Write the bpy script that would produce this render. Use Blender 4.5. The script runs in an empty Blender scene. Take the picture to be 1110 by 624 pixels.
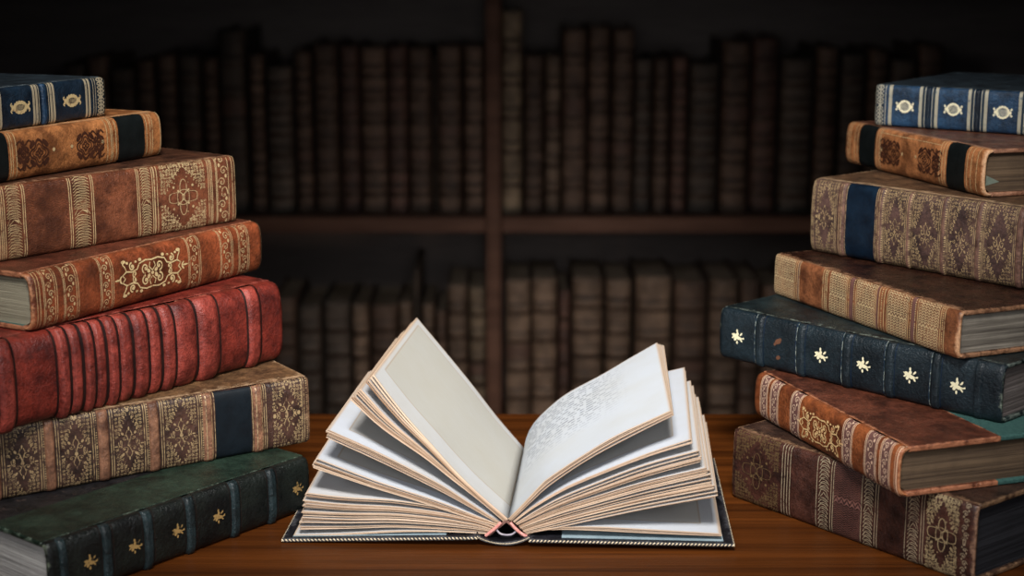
import bpy, bmesh, math, random
from math import sin, cos, pi, radians as R
from mathutils import Vector, Matrix, noise as mnoise
random.seed(11)
C = bpy.context.scene.collection
SC = bpy.context.scene

# ------------------------------------------------------------------ camera
cam_d = bpy.data.cameras.new('camera'); cam = bpy.data.objects.new('camera', cam_d); C.objects.link(cam)
SC.camera = cam
cam.location = (0, 0, .388)
cam.rotation_euler = (R(90 - 12.05), 0, 0)
cam_d.sensor_width = 36; cam_d.lens = 1692 / 1110 * 36
cam_d.dof.use_dof = True; cam_d.dof.focus_distance = 1.09; cam_d.dof.aperture_fstop = 6.2
cam_d.clip_start = .02

# ------------------------------------------------------------------ world, lights, exposure
w = bpy.data.worlds.new('world'); SC.world = w; w.use_nodes = True
w.node_tree.nodes['Background'].inputs[0].default_value = (.55, .68, 1, 1)
w.node_tree.nodes['Background'].inputs[1].default_value = .010

def area(name, loc, target, size, power, col, sy=None, spread=180):
    d = bpy.data.lights.new(name, 'AREA'); d.energy = power; d.color = col; d.size = size
    if sy: d.shape = 'RECTANGLE'; d.size_y = sy
    d.spread = R(spread)
    o = bpy.data.objects.new(name, d); C.objects.link(o); o.location = loc
    o.rotation_euler = (Vector(target) - Vector(loc)).to_track_quat('-Z', 'Y').to_euler()
    return o
area('key_light', (-.02, .30, 1.06), (0, 1.18, .15), .34, 3.3, (1, .975, .95), spread=50)
area('soft_light_left', (-.62, .30, .62), (.28, 1.16, .12), .30, .50, (.92, .96, 1), spread=80)
area('soft_light_right', (.62, .30, .62), (-.28, 1.16, .12), .30, .36, (.92, .96, 1), spread=80)
area('front_fill_light', (0, .05, .30), (0, 1.05, .04), .40, .42, (.94, .96, 1), spread=45)
area('hidden_shelf_fill', (.06, 2.22, -.40), (.04, 2.85, -.30), .35, .95, (1, .74, .58), sy=.15, spread=160)  # unseen light added behind the table to brighten the lower shelves

vs = SC.view_settings
vs.view_transform = 'Standard'; vs.look = 'None'; vs.gamma = 1; vs.use_curve_mapping = False; vs.exposure = 0

# ------------------------------------------------------------------ material helpers
class NT:
    def __init__(s, name):
        s.m = bpy.data.materials.new(name); s.m.use_nodes = True
        s.t = s.m.node_tree; s.b = s.t.nodes['Principled BSDF']
    def n(s, typ, **kw):
        x = s.t.nodes.new(typ)
        for k, v in kw.items():
            if k.startswith('i_'):
                x.inputs[int(k[2:])].default_value = v
            else: setattr(x, k, v)
        return x
    def l(s, a, b): s.t.links.new(a, b)
    def math(s, op, a, b=None, c=None, clamp=False):
        x = s.n('ShaderNodeMath', operation=op, use_clamp=clamp)
        for i, v in enumerate((a, b, c)):
            if v is None: continue
            if isinstance(v, (int, float)): x.inputs[i].default_value = v
            else: s.l(v, x.inputs[i])
        return x.outputs[0]
    def mix(s, f, a, b):
        x = s.n('ShaderNodeMix', data_type='RGBA')
        for i, v in ((0, f), (6, a), (7, b)):
            if isinstance(v, (int, float)): x.inputs[i].default_value = v
            elif isinstance(v, tuple): x.inputs[i].default_value = (*v[:3], 1)
            else: s.l(v, x.inputs[i])
        return x.outputs[2]
    def rng(s, v, a, b, c=0., d=1.):
        x = s.n('ShaderNodeMapRange'); s.l(v, x.inputs[0])
        for i, q in enumerate((a, b, c, d)): x.inputs[i+1].default_value = q
        return x.outputs[0]
    def obj(s, scale=(1, 1, 1), rnd=False):
        tc = s.n('ShaderNodeTexCoord'); mp = s.n('ShaderNodeMapping')
        s.l(tc.outputs['Object'], mp.inputs[0]); mp.inputs[3].default_value = scale
        if rnd:
            oi = s.n('ShaderNodeObjectInfo'); s.l(s.math('MULTIPLY', oi.outputs['Random'], 13.), mp.inputs[1])
        return mp.outputs[0]
    def noise(s, vec, scale, detail=4, rough=.55):
        x = s.n('ShaderNodeTexNoise'); s.l(vec, x.inputs['Vector'])
        x.inputs['Scale'].default_value = scale; x.inputs['Detail'].default_value = detail; x.inputs['Roughness'].default_value = rough
        return x.outputs[0]
    def uv(s):
        x = s.n('ShaderNodeSeparateXYZ'); tc = s.n('ShaderNodeTexCoord'); s.l(tc.outputs['UV'], x.inputs[0])
        return x.outputs[0], x.outputs[1]
    def bump(s, h, strength, dist):
        x = s.n('ShaderNodeBump'); x.inputs['Strength'].default_value = strength; x.inputs['Distance'].default_value = dist
        s.l(h, x.inputs['Height']); s.l(x.outputs[0], s.b.inputs['Normal'])
    def done(s, col, rough=.5, spec=.5, metal=0):
        b = s.b
        for k, v in (('Base Color', col), ('Roughness', rough), ('Specular IOR Level', spec), ('Metallic', metal)):
            if isinstance(v, tuple): b.inputs[k].default_value = (*v, 1)
            elif isinstance(v, (int, float)): b.inputs[k].default_value = v
            else: s.l(v, b.inputs[k])
        return s.m

def leather(name, base, dark, worn, wear=.35, rough=.42, mott=45, spots=None, edge=.5, grain=.5, rnd=False):
    base = tuple(c*.80 for c in base); dark = tuple(c*.42 for c in dark); worn = tuple(c*.85 for c in worn)
    k = NT(name); o = k.obj(rnd=rnd)
    n1 = k.noise(o, mott, 6, .65); n2 = k.noise(o, 420, 4, .6); n3 = k.noise(o, 130, 8, .75)
    col = k.mix(k.rng(n1, .36, .62), dark, base)
    col = k.mix(k.rng(n2, .45, .75, 0, .45), col, dark)
    n4 = k.noise(o, mott * 3.2, 5, .7)
    col = k.mix(k.rng(n4, .50, .68, 0, .55), col, tuple(c*.45 for c in dark))
    col = k.mix(k.rng(n4, .42, .30, 0, .30), col, tuple(min(1, c*1.5) for c in base))
    u, v = k.uv()
    eu = k.rng(k.math('ABSOLUTE', k.math('SUBTRACT', k.math('MULTIPLY', u, 2.), 1.)), .955, 1, 0, 1)
    ev = k.rng(k.math('ABSOLUTE', k.math('SUBTRACT', k.math('MULTIPLY', v, 2.), 1.)), .86, 1, 0, 1)
    e = k.math('MULTIPLY', k.math('MAXIMUM', eu, ev), edge * .66)
    wm = k.math('ADD', k.math('MULTIPLY', n3, 1.), k.math('ADD', e, wear * .5))
    wm = k.rng(wm, .80, .98, 0, 1)
    col = k.mix(k.math('MULTIPLY', wm, .85), col, worn)
    if spots:
        sp = k.rng(k.noise(o, 38, 3, .6), .64, .70)
        col = k.mix(sp, col, spots)
    if rnd:
        oi = k.n('ShaderNodeObjectInfo')
        h = k.n('ShaderNodeHueSaturation'); k.l(col, h.inputs['Color'])
        k.l(k.rng(oi.outputs['Random'], 0, 1, .75, 1.2), h.inputs['Value'])
        col = h.outputs[0]
    vo = k.n('ShaderNodeTexVoronoi'); k.l(o, vo.inputs['Vector']); vo.inputs['Scale'].default_value = 900
    n5 = k.noise(o, 1100, 3, .7)
    col = k.mix(k.rng(n5, .50, .66, 0, .45), col, tuple(c*.4 for c in dark))
    hgt = k.math('ADD', k.math('MULTIPLY', vo.outputs[0], .45 * grain), k.math('ADD', k.math('MULTIPLY', n2, .9), k.math('MULTIPLY', n3, .9)))
    k.bump(hgt, .7, .0011)
    return k.done(col, k.rng(n3, .3, .7, rough - .12, rough + .14), .36)

def gilt(name, gold, under, cover=.5, metal=.35):
    k = NT(name); o = k.obj()
    n = k.noise(o, 260, 5, .7)
    f = k.rng(n, cover - .09, cover + .03)
    col = k.mix(f, under, gold)
    k.bump(n, .4, .0004)
    return k.done(col, .42, .5, k.math('MULTIPLY', f, metal))

def plain(name, a, b, scale=80, rough=.6, bump=.3, metal=0, rnd=False):
    k = NT(name); o = k.obj(rnd=rnd); n = k.noise(o, scale, 6, .65)
    k.bump(n, bump, .0006)
    return k.done(k.mix(k.rng(n, .3, .7), a, b), rough, .25, metal)

def page_block_mat(name, light, dark, coarse=900, grime=.3):
    k = NT(name)
    o = k.obj((9, 9, coarse)); n1 = k.noise(o, 1, 3, .7)
    o2 = k.obj((5, 5, coarse * .22)); n2 = k.noise(o2, 1, 2, .5)
    g = k.noise(k.obj(), 60, 4, .6)
    f = k.math('ADD', k.math('MULTIPLY', n1, .6), k.math('MULTIPLY', n2, .5))
    col = k.mix(k.rng(f, .40, .66), dark, light)
    col = k.mix(k.rng(g, .45, .75, 0, grime), col, dark)
    k.bump(f, .9, .0012)
    return k.done(col, .85, .2)

def paper(name, base, tint=None, rect=(.14, .93, .10, .9), text=None, edgecol=(.62, .42, .24), strength=.55):
    k = NT(name); o = k.obj(); u, v = k.uv()
    n = k.noise(o, 25, 4, .6); nf = k.noise(o, 300, 3, .6)
    col = k.mix(k.rng(n, .35, .75, 0, .45), base, (base[0]*.90, base[1]*.85, base[2]*.75))
    if tint:
        u0, u1, v0, v1 = rect
        a = k.math('MULTIPLY', k.rng(u, u0, u0+.012), k.rng(u, u1+.012, u1))
        b = k.math('MULTIPLY', k.rng(v, v0, v0+.012), k.rng(v, v1+.012, v1))
        m = k.math('MULTIPLY', a, b)
        st = k.noise(k.obj((1, 1, 1)), 120, 3, .6)
        wv = k.n('ShaderNodeTexNoise'); cb = k.n('ShaderNodeCombineXYZ')
        k.l(k.math('MULTIPLY', u, 9.), cb.inputs[0]); k.l(k.math('MULTIPLY', v, 170.), cb.inputs[1]); k.l(cb.outputs[0], wv.inputs[0]); wv.inputs['Scale'].default_value = 1
        m2 = k.math('MULTIPLY', m, k.rng(wv.outputs[0], .3, .7, strength * .75, strength))
        col = k.mix(m2, col, tint)
        rim = k.math('MULTIPLY', k.math('MULTIPLY', m, k.math('SUBTRACT', 1., m)), 2.2, clamp=True)
        col = k.mix(rim, col, (.50, .36, .22))
    if text:
        # faded illegible lines of print running from the gutter to the fore-edge
        cb = k.n('ShaderNodeCombineXYZ'); k.l(k.math('MULTIPLY', u, 26.), cb.inputs[0]); k.l(k.math('FLOOR', k.math('MULTIPLY', v, 30.)), cb.inputs[1])
        wn = k.n('ShaderNodeTexNoise'); k.l(cb.outputs[0], wn.inputs[0]); wn.inputs['Scale'].default_value = 1; wn.inputs['Detail'].default_value = 2
        word = k.rng(wn.outputs[0], .46, .52)
        row = k.math('FRACT', k.math('MULTIPLY', v, 30.))
        r = k.math('MULTIPLY', k.rng(row, .2, .35), k.rng(row, .75, .6))
        u0, u1, v0, v1 = text
        a = k.math('MULTIPLY', k.rng(u, u0, u0+.05), k.rng(u, u1+.25, u1))
        b = k.math('MULTIPLY', k.rng(v, v0, v0+.25), k.rng(v, v1+.01, v1))
        m = k.math('MULTIPLY', k.math('MULTIPLY', a, b), k.math('MULTIPLY', word, r))
        col = k.mix(k.math('MULTIPLY', m, .75), col, (.20, .225, .27))
    eu = k.rng(u, .985, 1); e1 = k.rng(v, .012, 0); e2 = k.rng(v, .988, 1)
    e = k.math('MULTIPLY', k.math('MAXIMUM', eu, k.math('MAXIMUM', e1, e2)), .8)
    col = k.mix(e, col, edgecol)
    k.bump(nf, .15, .0004)
    k.done(col, .8, .2)
    tr = k.n('ShaderNodeBsdfTranslucent'); k.l(col, tr.inputs[0]); mx = k.n('ShaderNodeMixShader'); mx.inputs[0].default_value = .38
    out = [q for q in k.t.nodes if q.type == 'OUTPUT_MATERIAL'][0]
    k.l(k.b.outputs[0], mx.inputs[1]); k.l(tr.outputs[0], mx.inputs[2]); k.l(mx.outputs[0], out.inputs[0])
    return k.m

def wood(name, a, b, c, sx=2.2, sy=60, rough=.42, rnd=False, bmp=.35):
    k = NT(name); o = k.obj((sx, sy, sy), rnd=rnd)
    n1 = k.noise(o, 1, 6, .6); n2 = k.noise(k.obj((sx*4, sy*7, sy*7), rnd=rnd), 1, 4, .65)
    n3 = k.noise(k.obj((3, 7, 7)), 1, 4)
    col = k.mix(k.rng(n1, .33, .66), a, b)
    col = k.mix(k.rng(n2, .50, .72, 0, .75), col, c)
    col = k.mix(k.rng(n3, .4, .7, 0, .4), col, a)
    k.bump(k.math('ADD', n1, n2), bmp, .0009)
    return k.done(col, k.rng(n2, .3, .7, rough - .07, rough + .12), .16)

# ------------------------------------------------------------------ object helpers
def link(name, me, parent=None, loc=None, rotz=0):
    o = bpy.data.objects.new(name, me); C.objects.link(o)
    if parent: o.parent = parent
    if loc: o.location = loc
    if rotz: o.rotation_euler = (0, 0, rotz)
    return o
def mesh(name, V, F, mats, parent=None, uv=None, mi=None, smooth=True, loc=None, recalc=False):
    me = bpy.data.meshes.new(name); me.from_pydata([tuple(v) for v in V], [], F)
    for m in (mats if isinstance(mats, (list, tuple)) else [mats]): me.materials.append(m)
    if uv:
        l = me.uv_layers.new(name='UVMap')
        for lp in me.loops: l.data[lp.index].uv = uv[lp.vertex_index]
    for i, p in enumerate(me.polygons):
        p.use_smooth = smooth
        if mi: p.material_index = mi[i]
    if recalc:
        bm = bmesh.new(); bm.from_mesh(me); bmesh.ops.recalc_face_normals(bm, faces=bm.faces); bm.to_mesh(me); bm.free()
    me.update()
    return link(name, me, parent, loc)
def thing(name, label, cat, loc, rotz=0, group=None):
    o = link(name, None, None, loc, rotz); o['label'] = label; o['category'] = cat
    if group: o['group'] = group
    return o
def tag(o, label, cat, group=None):
    o['label'] = label; o['category'] = cat
    if group: o['group'] = group
    return o
def box(name, x0, x1, y0, y1, z0, z1, mat, parent=None, bev=.002, seg=3, wob=0, uvbox=True):
    bm = bmesh.new(); bmesh.ops.create_cube(bm, size=1)
    for v in bm.verts:
        v.co = Vector(((v.co.x+.5)*(x1-x0)+x0, (v.co.y+.5)*(y1-y0)+y0, (v.co.z+.5)*(z1-z0)+z0))
    if bev: bmesh.ops.bevel(bm, geom=bm.edges[:], offset=bev, segments=seg, affect='EDGES', profile=.5)
    if wob:
        for v in bm.verts: v.co += mnoise.noise_vector(v.co * 30) * wob
    uvl = bm.loops.layers.uv.new('UVMap')
    for f in bm.faces:
        for lp in f.loops:
            c = lp.vert.co; lp[uvl].uv = ((c.x-x0)/(x1-x0), (c.y-y0)/(y1-y0))
    me = bpy.data.meshes.new(name); bm.to_mesh(me); bm.free(); me.materials.append(mat)
    for p in me.polygons: p.use_smooth = False
    return link(name, me, parent)
def struct(o): o['kind'] = 'structure'; return o

# ------------------------------------------------------------------ materials
M = {}
M['table'] = wood('table_wood', (.030, .0080, .0016), (.105, .029, .0050), (.008, .0022, .0006), 1.6, 85, .34)
M['case'] = wood('bookcase_wood', (.055, .028, .019), (.115, .062, .043), (.035, .016, .01), 3, 30, .6)
M['panel'] = wood('hazed_panel_wood', (.18, .15, .135), (.24, .20, .18), (.13, .105, .09), 3, 20, .8)  # paler than the case wood, so haze in the gaps is painted in
M['floor'] = wood('floor_wood', (.07, .035, .02), (.12, .06, .03), (.03, .015, .01), 3, 20, .5)
M['wallp'] = plain('dark_wall', (.04, .03, .027), (.06, .045, .04), 20)
M['blueblack'] = plain('label_leather_blue_black', (.0014, .003, .005), (.004, .008, .012), 90, .55, .5)
M['black'] = plain('label_leather_black', (.002, .003, .003), (.006, .008, .008), 90, .5, .6)

# ------------------------------------------------------------------ room and bookcase
FZ = -.76
struct(box('floor', -2.2, 2.2, -.8, 3.4, FZ-.05, FZ, M['floor'], bev=0))
struct(box('wall_back', -2.2, 2.2, 3.3, 3.4, FZ, 2.0, M['wallp'], bev=0))
struct(box('wall_left', -2.3, -2.2, -.8, 3.4, FZ, 2.0, M['wallp'], bev=0))
struct(box('wall_right', 2.2, 2.3, -.8, 3.4, FZ, 2.0, M['wallp'], bev=0))
struct(box('ceiling', -2.3, 2.3, -.8, 3.4, 2.0, 2.1, M['wallp'], bev=0))

BY = 2.80
case = thing('bookcase', 'tall dark wooden bookcase filled with rows of old books behind the table', 'bookcase', (0, BY, FZ))
def cbox(name, x0, x1, y0, y1, z0, z1, mat=None, bev=.003): return box(name, x0, x1, y0, y1, z0-FZ, z1-FZ, mat or M['case'], case, bev)
SH = [-.078, -.078-.452]
cbox('side_panel', -1.33, -1.30, 0, .38, FZ, 1.25); cbox('side_panel', 1.26, 1.29, 0, .38, FZ, 1.25)
cbox('divider', -.047, -.020, 0.004, .37, FZ+.08, 1.20)
cbox('back_panel', -1.30, 1.26, .372, .385, FZ, 1.25, M['panel'])
for z in SH: cbox('shelf', -1.299, -.048, 0, .37, z-.029, z); cbox('shelf', -.019, 1.259, 0, .37, z-.029, z)
for z in (.374, .826): cbox('shelf', -1.299, -.048, 0, .37, z-.029, z); cbox('shelf', -.019, 1.259, 0, .37, z-.029, z)
cbox('top_board', -1.34, 1.30, -.01, .39, 1.25, 1.285); cbox('plinth', -1.30, 1.26, .01, .37, FZ, FZ+.08)

BGM = [leather('aged_calf_%s' % n, a, b, c, .2, .6, 20, rnd=True, edge=.4) for n, a, b, c in (
    ('umber', (.15, .098, .070), (.11, .070, .050), (.22, .16, .13)),
    ('tan', (.23, .165, .118), (.17, .118, .082), (.30, .24, .2)),
    ('russet', (.14, .075, .056), (.10, .055, .045), (.2, .13, .11)),
    ('slate', (.115, .092, .074), (.08, .064, .050), (.16, .14, .13)),
    ('ochre', (.27, .21, .14), (.20, .15, .10), (.34, .28, .22)))]
BGB = page_block_mat('shelf_book_pages', (.25, .2, .15), (.10, .075, .05), 300)
BGG = plain('shelf_band_shade', (.022, .015, .012), (.035, .024, .018), 80, .55, .2)  # dark colour for the shade painted beside the raised bands
BGL = plain('shelf_book_label', (.05, .03, .025), (.09, .055, .04), 60, .55, .2)
def shelf_book(w, h, m, nb, label, loc, group, lab=None, lean=0, d=.2):
    t = thing('shelf_book', label, 'book', loc, 0, group)
    # spine faces -y; curved with raised bands
    V, F, U = [], [], []
    zs = []
    bands = [h*(k+1)/(nb+1) for k in range(nb)]
    z = 0; N = 90
    for i in range(N+1):
        z = h*i/N; r = 0
        for b in bands: r = max(r, .0045*max(0, 1-abs(z-b)/.009)**.5)
        r -= .004*max(0, 1-min(z, h-z)/.006)
        for j in range(9):
            a = -pi/2 + pi*j/8
            x = w/2*(1 if a > 0 else -1)*abs(sin(a))**.75; y = -.014*abs(cos(a))**.8 - r*cos(a)
            V.append((x, y, z)); U.append((i/N, j/8))
    for i in range(N):
        for j in range(8):
            a = i*9+j; F.append((a, a+1, a+10, a+9))
    n0 = len(V)
    F.append(tuple(range(8, -1, -1))); F.append(tuple(N*9+j for j in range(9)))
    MI = []
    for f in F:
        zc = sum(V[q][2] for q in f)/len(f)
        MI.append(1 if len(f) == 4 and any(-.0125 < zc-b < -.003 or .0085 < zc-b < .0125 for b in bands) else 0)  # shade below and above each raised band, painted on the spine
    mesh('spine', V, F, [BGM[m], BGG], t, U, MI)
    for s, nm in ((-1, 'front_cover'), (1, 'back_cover')):
        x0, x1 = sorted((s*w/2, s*(w/2-.003)))
        box(nm, x0, x1, 0, d, 0, h, BGM[m], t, .001, 1)
    box('page_block', -w/2+.0032, w/2-.0032, -.004, d-.006, .004, h-.007, BGB, t, 0)
    V, F = [], []
    def strip(z0, z1, off):
        n = len(V)
        for zz in (z0, z1):
            for j in range(9):
                a = -1.3 + 2.6*j/8
                V.append((w/2*(1 if a > 0 else -1)*abs(sin(a))**.75, -.014*abs(cos(a))**.8 - off, zz))
        for j in range(8): F.append((n+j, n+j+1, n+j+10, n+j+9))
    if lab is not None and nb > lab+1:
        V, F = [], []; strip(bands[lab]+.013, bands[lab+1]-.013, .0008); mesh('title_label', V, F, BGL, t)
    if lean: t.rotation_euler = (0, R(lean), 0)
    return t
def bx_(px): return (px-555)*.00164
def bz_(py): return -.078+(235-py)*.00166
KN = ['umber brown', 'light tan', 'dark russet', 'slate grey', 'pale ochre']
rows = {
 'upper left': (SH[0], [(60,84,70,3),(86,110,62,0),(112,138,75,3),(140,160,66,0),(163,184,60,0),(187,210,60,3),(213,230,64,0),(232,260,34,3),(264,281,60,0),(284,312,72,3),(315,333,56,0),(336,362,48,0),(365,386,50,2),(388,416,52,0),(418,439,50,2),(441,465,52,0),(468,471,60,3),(473,499,50,0),(502,524,50,0)]),
 'upper right': (SH[0], [(544,566,13,4),(569,590,60,0),(592,609,60,1),(611,637,32,0),(640,663,30,0),(666,689,32,0),(691,710,65,3),(712,729,64,0),(732,749,62,2),(752,784,69,3),(788,818,46,0),(821,849,42,2),(853,888,64,3),(891,915,52,0),(918,946,60,3),(949,970,54,0),(973,1000,66,3),(1003,1030,50,0)]),
 'lower left': (SH[1], [(225,252,335,3),(255,280,342,0),(283,309,330,0),(311,337,340,3),(340,370,336,3),(373,391,338,1),(394,424,340,0),(426,441,336,1),(443,449,297,3),(452,466,338,1),(468,480,346,0),(482,504,315,1),(506,526,318,4)]),
 'lower right': (SH[1], [(548,576,310,1),(578,606,308,1),(608,621,322,2),(624,658,307,1),(662,690,309,1),(696,736,306,1),(740,776,312,0),(780,812,309,1),(815,838,312,0),(841,868,318,0),(871,900,310,0),(903,930,320,3)])}
WHERE = {'upper left': 'on the upper shelf left of the divider', 'upper right': 'on the upper shelf right of the divider',
         'lower left': 'on the lower shelf left of the divider', 'lower right': 'on the lower shelf right of the divider'}
ordi = ['first', 'second', 'third', 'fourth', 'fifth', 'sixth', 'seventh', 'eighth', 'ninth', 'tenth', 'eleventh', 'twelfth', 'thirteenth', 'fourteenth', 'fifteenth', 'sixteenth', 'seventeenth', 'eighteenth', 'nineteenth', 'twentieth']
for rn, (sz, bl) in rows.items():
    n = len(bl)
    for i, (a, b, top, m) in enumerate(bl):
        k = (n-1-i) if 'left' in rn else i
        side = 'left' if 'left' in rn else 'right'
        pos = 'next to the divider' if k == 0 else '%s to the %s of the divider' % (ordi[k], side)
        wd = (b-a)*.00164-.0006; h = bz_(top)-sz
        kind = 'thin ' if b-a < 10 else ('wide ' if b-a > 31 else '')
        lab = '%s%s leather book on the %s shelf, %s' % (kind, KN[m], rn.split()[0], pos)
        shelf_book(wd, h, m, random.choice((6, 6, 6, 5)) if b-a > 9 else 2, lab, (bx_((a+b)/2), BY+.045+random.uniform(-.006, .008), sz+.0002), 'old books ' + WHERE[rn],
                   random.choice((None, 1, 2)) if b-a > 9 else None)

# ------------------------------------------------------------------ table
tb = thing('wooden_table', 'polished reddish brown wooden table carrying the stacks and the open book', 'table', (0, .8, FZ))
TZ = -FZ
box('tabletop', -.95, .95, -.42, .5, TZ-.035, TZ, M['table'], tb, .004)
for sx in (-1, 1):
    for y0 in (-.37, .38): box('leg', *sorted((sx*.90, sx*.83)), y0, y0+.07, 0, TZ-.0352, M['table'], tb, .004)
    box('apron', *sorted((sx*.885, sx*.86)), -.29, .37, TZ-.12, TZ-.0352, M['table'], tb, .002)
for y0 in (-.36, .415): box('apron', -.82, .82, y0, y0+.025, TZ-.12, TZ-.0352, M['table'], tb, .002)

# ------------------------------------------------------------------ closed antique books
class Book:
    def __init__(s, name_label, far, z, yaw, L, T, W, b, e, side, mats, a0=0., strip=None, bt=.003, seed=0, gap=.0004):
        """far: far-end corner of the spine plane; side -1 = left stack, 1 = right stack."""
        s.side, s.L, s.T, s.W, s.b, s.e = side, L-a0, T-gap, W, b, e
        s.a0 = a0; s.bands = []; s.mats = mats; s.seed = seed
        ya = R(yaw)
        if side < 0:
            d = Vector((-cos(ya), -sin(ya))); rot = ya; org = Vector(far)+d*L
        else:
            d = Vector((cos(ya), -sin(ya))); rot = -ya; org = Vector(far)+d*a0
        s.root = thing('antique_book', name_label, 'book', (org.x, org.y, z+gap*.5), rot, 'antique books in the %s stack' % ('left' if side < 0 else 'right'))
        # arc table
        s.tab = [(0, -pi/2)]; p = s.prof(-pi/2); acc = 0
        for i in range(1, 201):
            a = -pi/2+pi*i/200; q = s.prof(a); acc += math.hypot(q[0]-p[0], q[1]-p[1]); s.tab.append((acc, a)); p = q
        s.A = acc; s.bt = bt; s.strip = strip
    def S(s, a):                   # distance from far end (mm) -> local x
        a = a/1000-s.a0
        return a if s.side > 0 else s.L-a
    def prof(s, a):
        sg = 1 if a > 0 else -1
        return (-s.b*abs(cos(a))**s.e, s.T/2+sg*s.T/2*abs(sin(a))**s.e)
    def ang(s, t):                 # arc coord (0 centre) -> angle
        x = min(max(t+s.A/2, 0), s.A); lo, hi = 0, 200
        while hi-lo > 1:
            m = (lo+hi)//2
            if s.tab[m][0] < x: lo = m
            else: hi = m
        (a0, p0), (a1, p1) = s.tab[lo], s.tab[hi]
        return p0+(p1-p0)*(x-a0)/max(a1-a0, 1e-9)
    def nrm(s, t):
        d = .0006
        p, q = s.prof(s.ang(t-d)), s.prof(s.ang(t+d))
        ty, tz = q[0]-p[0], q[1]-p[1]; l = math.hypot(ty, tz) or 1
        return (-tz/l, ty/l)      # outward (towards -y)
    def h(s, x):
        r = 0
        for (x0, x1, hh) in s.bands:
            if x0 < x < x1:
                u = (x-x0)/(x1-x0); r = max(r, hh*min(1, (4*u*(1-u))*1.25)**.6)
        return r
    def cap(s, x):
        r = .0028; d = min(x, s.L-x)
        if d >= r: return 0
        d = max(d, 0); return r*(1-math.sqrt(max(0, 1-((r-d)/r)**2)))*.8
    def P(s, x, t, off=0):
        p = s.prof(s.ang(t)); n = s.nrm(t)
        o = off - s.cap(x) + s.h(x)*min(1, max(0, (s.A/2-abs(t))/(.1*s.A)))
        wob = .0004*mnoise.noise(Vector((x*40, t*40, s.seed*7.3)))
        o += wob*min(1, (s.A/2-abs(t))/.004)
        return (x, p[0]+n[0]*o, max(.0002, min(s.T-.0002, p[1]+n[1]*o)) if abs(t) > s.A*.4 else p[1]+n[1]*o)
    def build(s):
        L, T, W, A = s.L, s.T, s.W, s.A
        m = s.mats
        nx, nt = 160, 36
        V, F, U = [], [], []
        bands = s.bands; s.bands = []
        for lay in (0, 1):
            for i in range(nx+1):
                x = L*i/nx
                if i in (1, nx-1): x = L*i/nx*.0+(.0005 if i == 1 else L-.0005)
                for j in range(nt+1):
                    t = -A/2+A*j/nt
                    if lay == 0: V.append(s.P(x, t))
                    else:
                        p = s.prof(s.ang(t)); k = .0022
                        V.append((min(max(x, .0006), L-.0006), p[0]+k if p[0]+k < -.0 else 0, T/2+(p[1]-T/2)*(1-.0044/T)))
                    U.append((x/L, j/nt))
        st = (nx+1)*(nt+1)
        for i in range(nx):
            for j in range(nt):
                a = i*(nt+1)+j; F.append((a, a+nt+1, a+nt+2, a+1)); b = a+st; F.append((b, b+1, b+nt+2, b+nt+1))
        for i in (0, nx):
            for j in range(nt):
                a = i*(nt+1)+j; q = (a, a+1, a+1+st, a+st); F.append(q if i == 0 else q[::-1])
        for j in (0, nt):
            for i in range(nx):
                a = i*(nt+1)+j; b = a+nt+1; q = (a, a+st, b+st, b); F.append(q if j == 0 else q[::-1])
        mesh('spine', V, F, m['spine'], s.root, U)
        s.bands = bands
        for (x0, x1, hh) in bands:
            V, F, U = [], [], []; n = 12
            for i in range(n+1):
                x = x0+(x1-x0)*i/n; o = hh*min(1, (4*(i/n)*(1-i/n))*1.25)**.6
                if i in (0, n): o = -.0004
                for j in range(nt+1):
                    t = (-A/2+A*j/nt)*.985
                    s.bands = []
                    q = s.P(x, t, o*min(1, .15+max(0, (s.A/2-abs(t))/(.1*s.A)))); V.append(q); U.append((.5, j/nt))
            for i in range(n):
                for j in range(nt): a = i*(nt+1)+j; F.append((a, a+nt+1, a+nt+2, a+1))
            s.bands = bands
            mesh('raised_band', V, F, m.get('band', m['spine']), s.root, U)
        bt = s.bt
        for nm, z0 in (('back_cover', 0), ('front_cover', T-bt)):
            box(nm, 0.0002, L-.0002, -.0004, W, z0, z0+bt, m['board'], s.root, min(.0012, bt*.4), 3, .0003)
            if s.strip:
                g = .0002
                box('leather_strip', 0, L, -.0008, s.strip, z0-(g if z0 else 0), z0+bt+(0 if z0 == 0 else g*.9), m.get('strip', m['spine']), s.root, .0011, 3)
        # page block: convex at the spine, hollow at the fore-edge
        V, F = [], []; sq = .0032; Tz = T-2*bt; N = 12; prof = []
        for j in range(N+1):
            v = j/N*2-1; prof.append((-(s.b-.0026)*max(0, 1-v*v)**.5 if s.b > .003 else 0, bt+Tz*j/N))
        for j in range(N, -1, -1):
            v = j/N*2-1; prof.append((W-.0045-.006*max(0, 1-v*v), bt+Tz*j/N))
        K = 24; n = len(prof)
        for i in range(K+1):
            x = sq+(L-2*sq)*i/K
            for (y, z) in prof: V.append((x, y, z))
        for i in range(K):
            for j in range(n): a = i*n+j; b = i*n+(j+1) % n; F.append((a, a+n, b+n, b))
        def cap(i, flip):
            for j in range(N):
                q = (i*n+j, i*n+j+1, i*n+n-2-j, i*n+n-1-j); F.append(q if flip else q[::-1])
        cap(0, False); cap(K, True)
        mesh('page_block', V, F, m['pages'], s.root, smooth=False, recalc=True)
    def label(s, a0, a1, mat):
        x0, x1 = sorted((s.S(a0), s.S(a1))); V, F, U = [], [], []; n, nt = 14, 30
        for i in range(n+1):
            for j in range(nt+1):
                t = (-.5+j/nt)*s.A*.97; V.append(s.P(x0+(x1-x0)*i/n, t, .00035)); U.append((i/n, j/nt))
        for i in range(n):
            for j in range(nt): a = i*(nt+1)+j; F.append((a, a+nt+1, a+nt+2, a+1))
        return mesh('title_label', V, F, mat, s.root, U)
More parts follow.
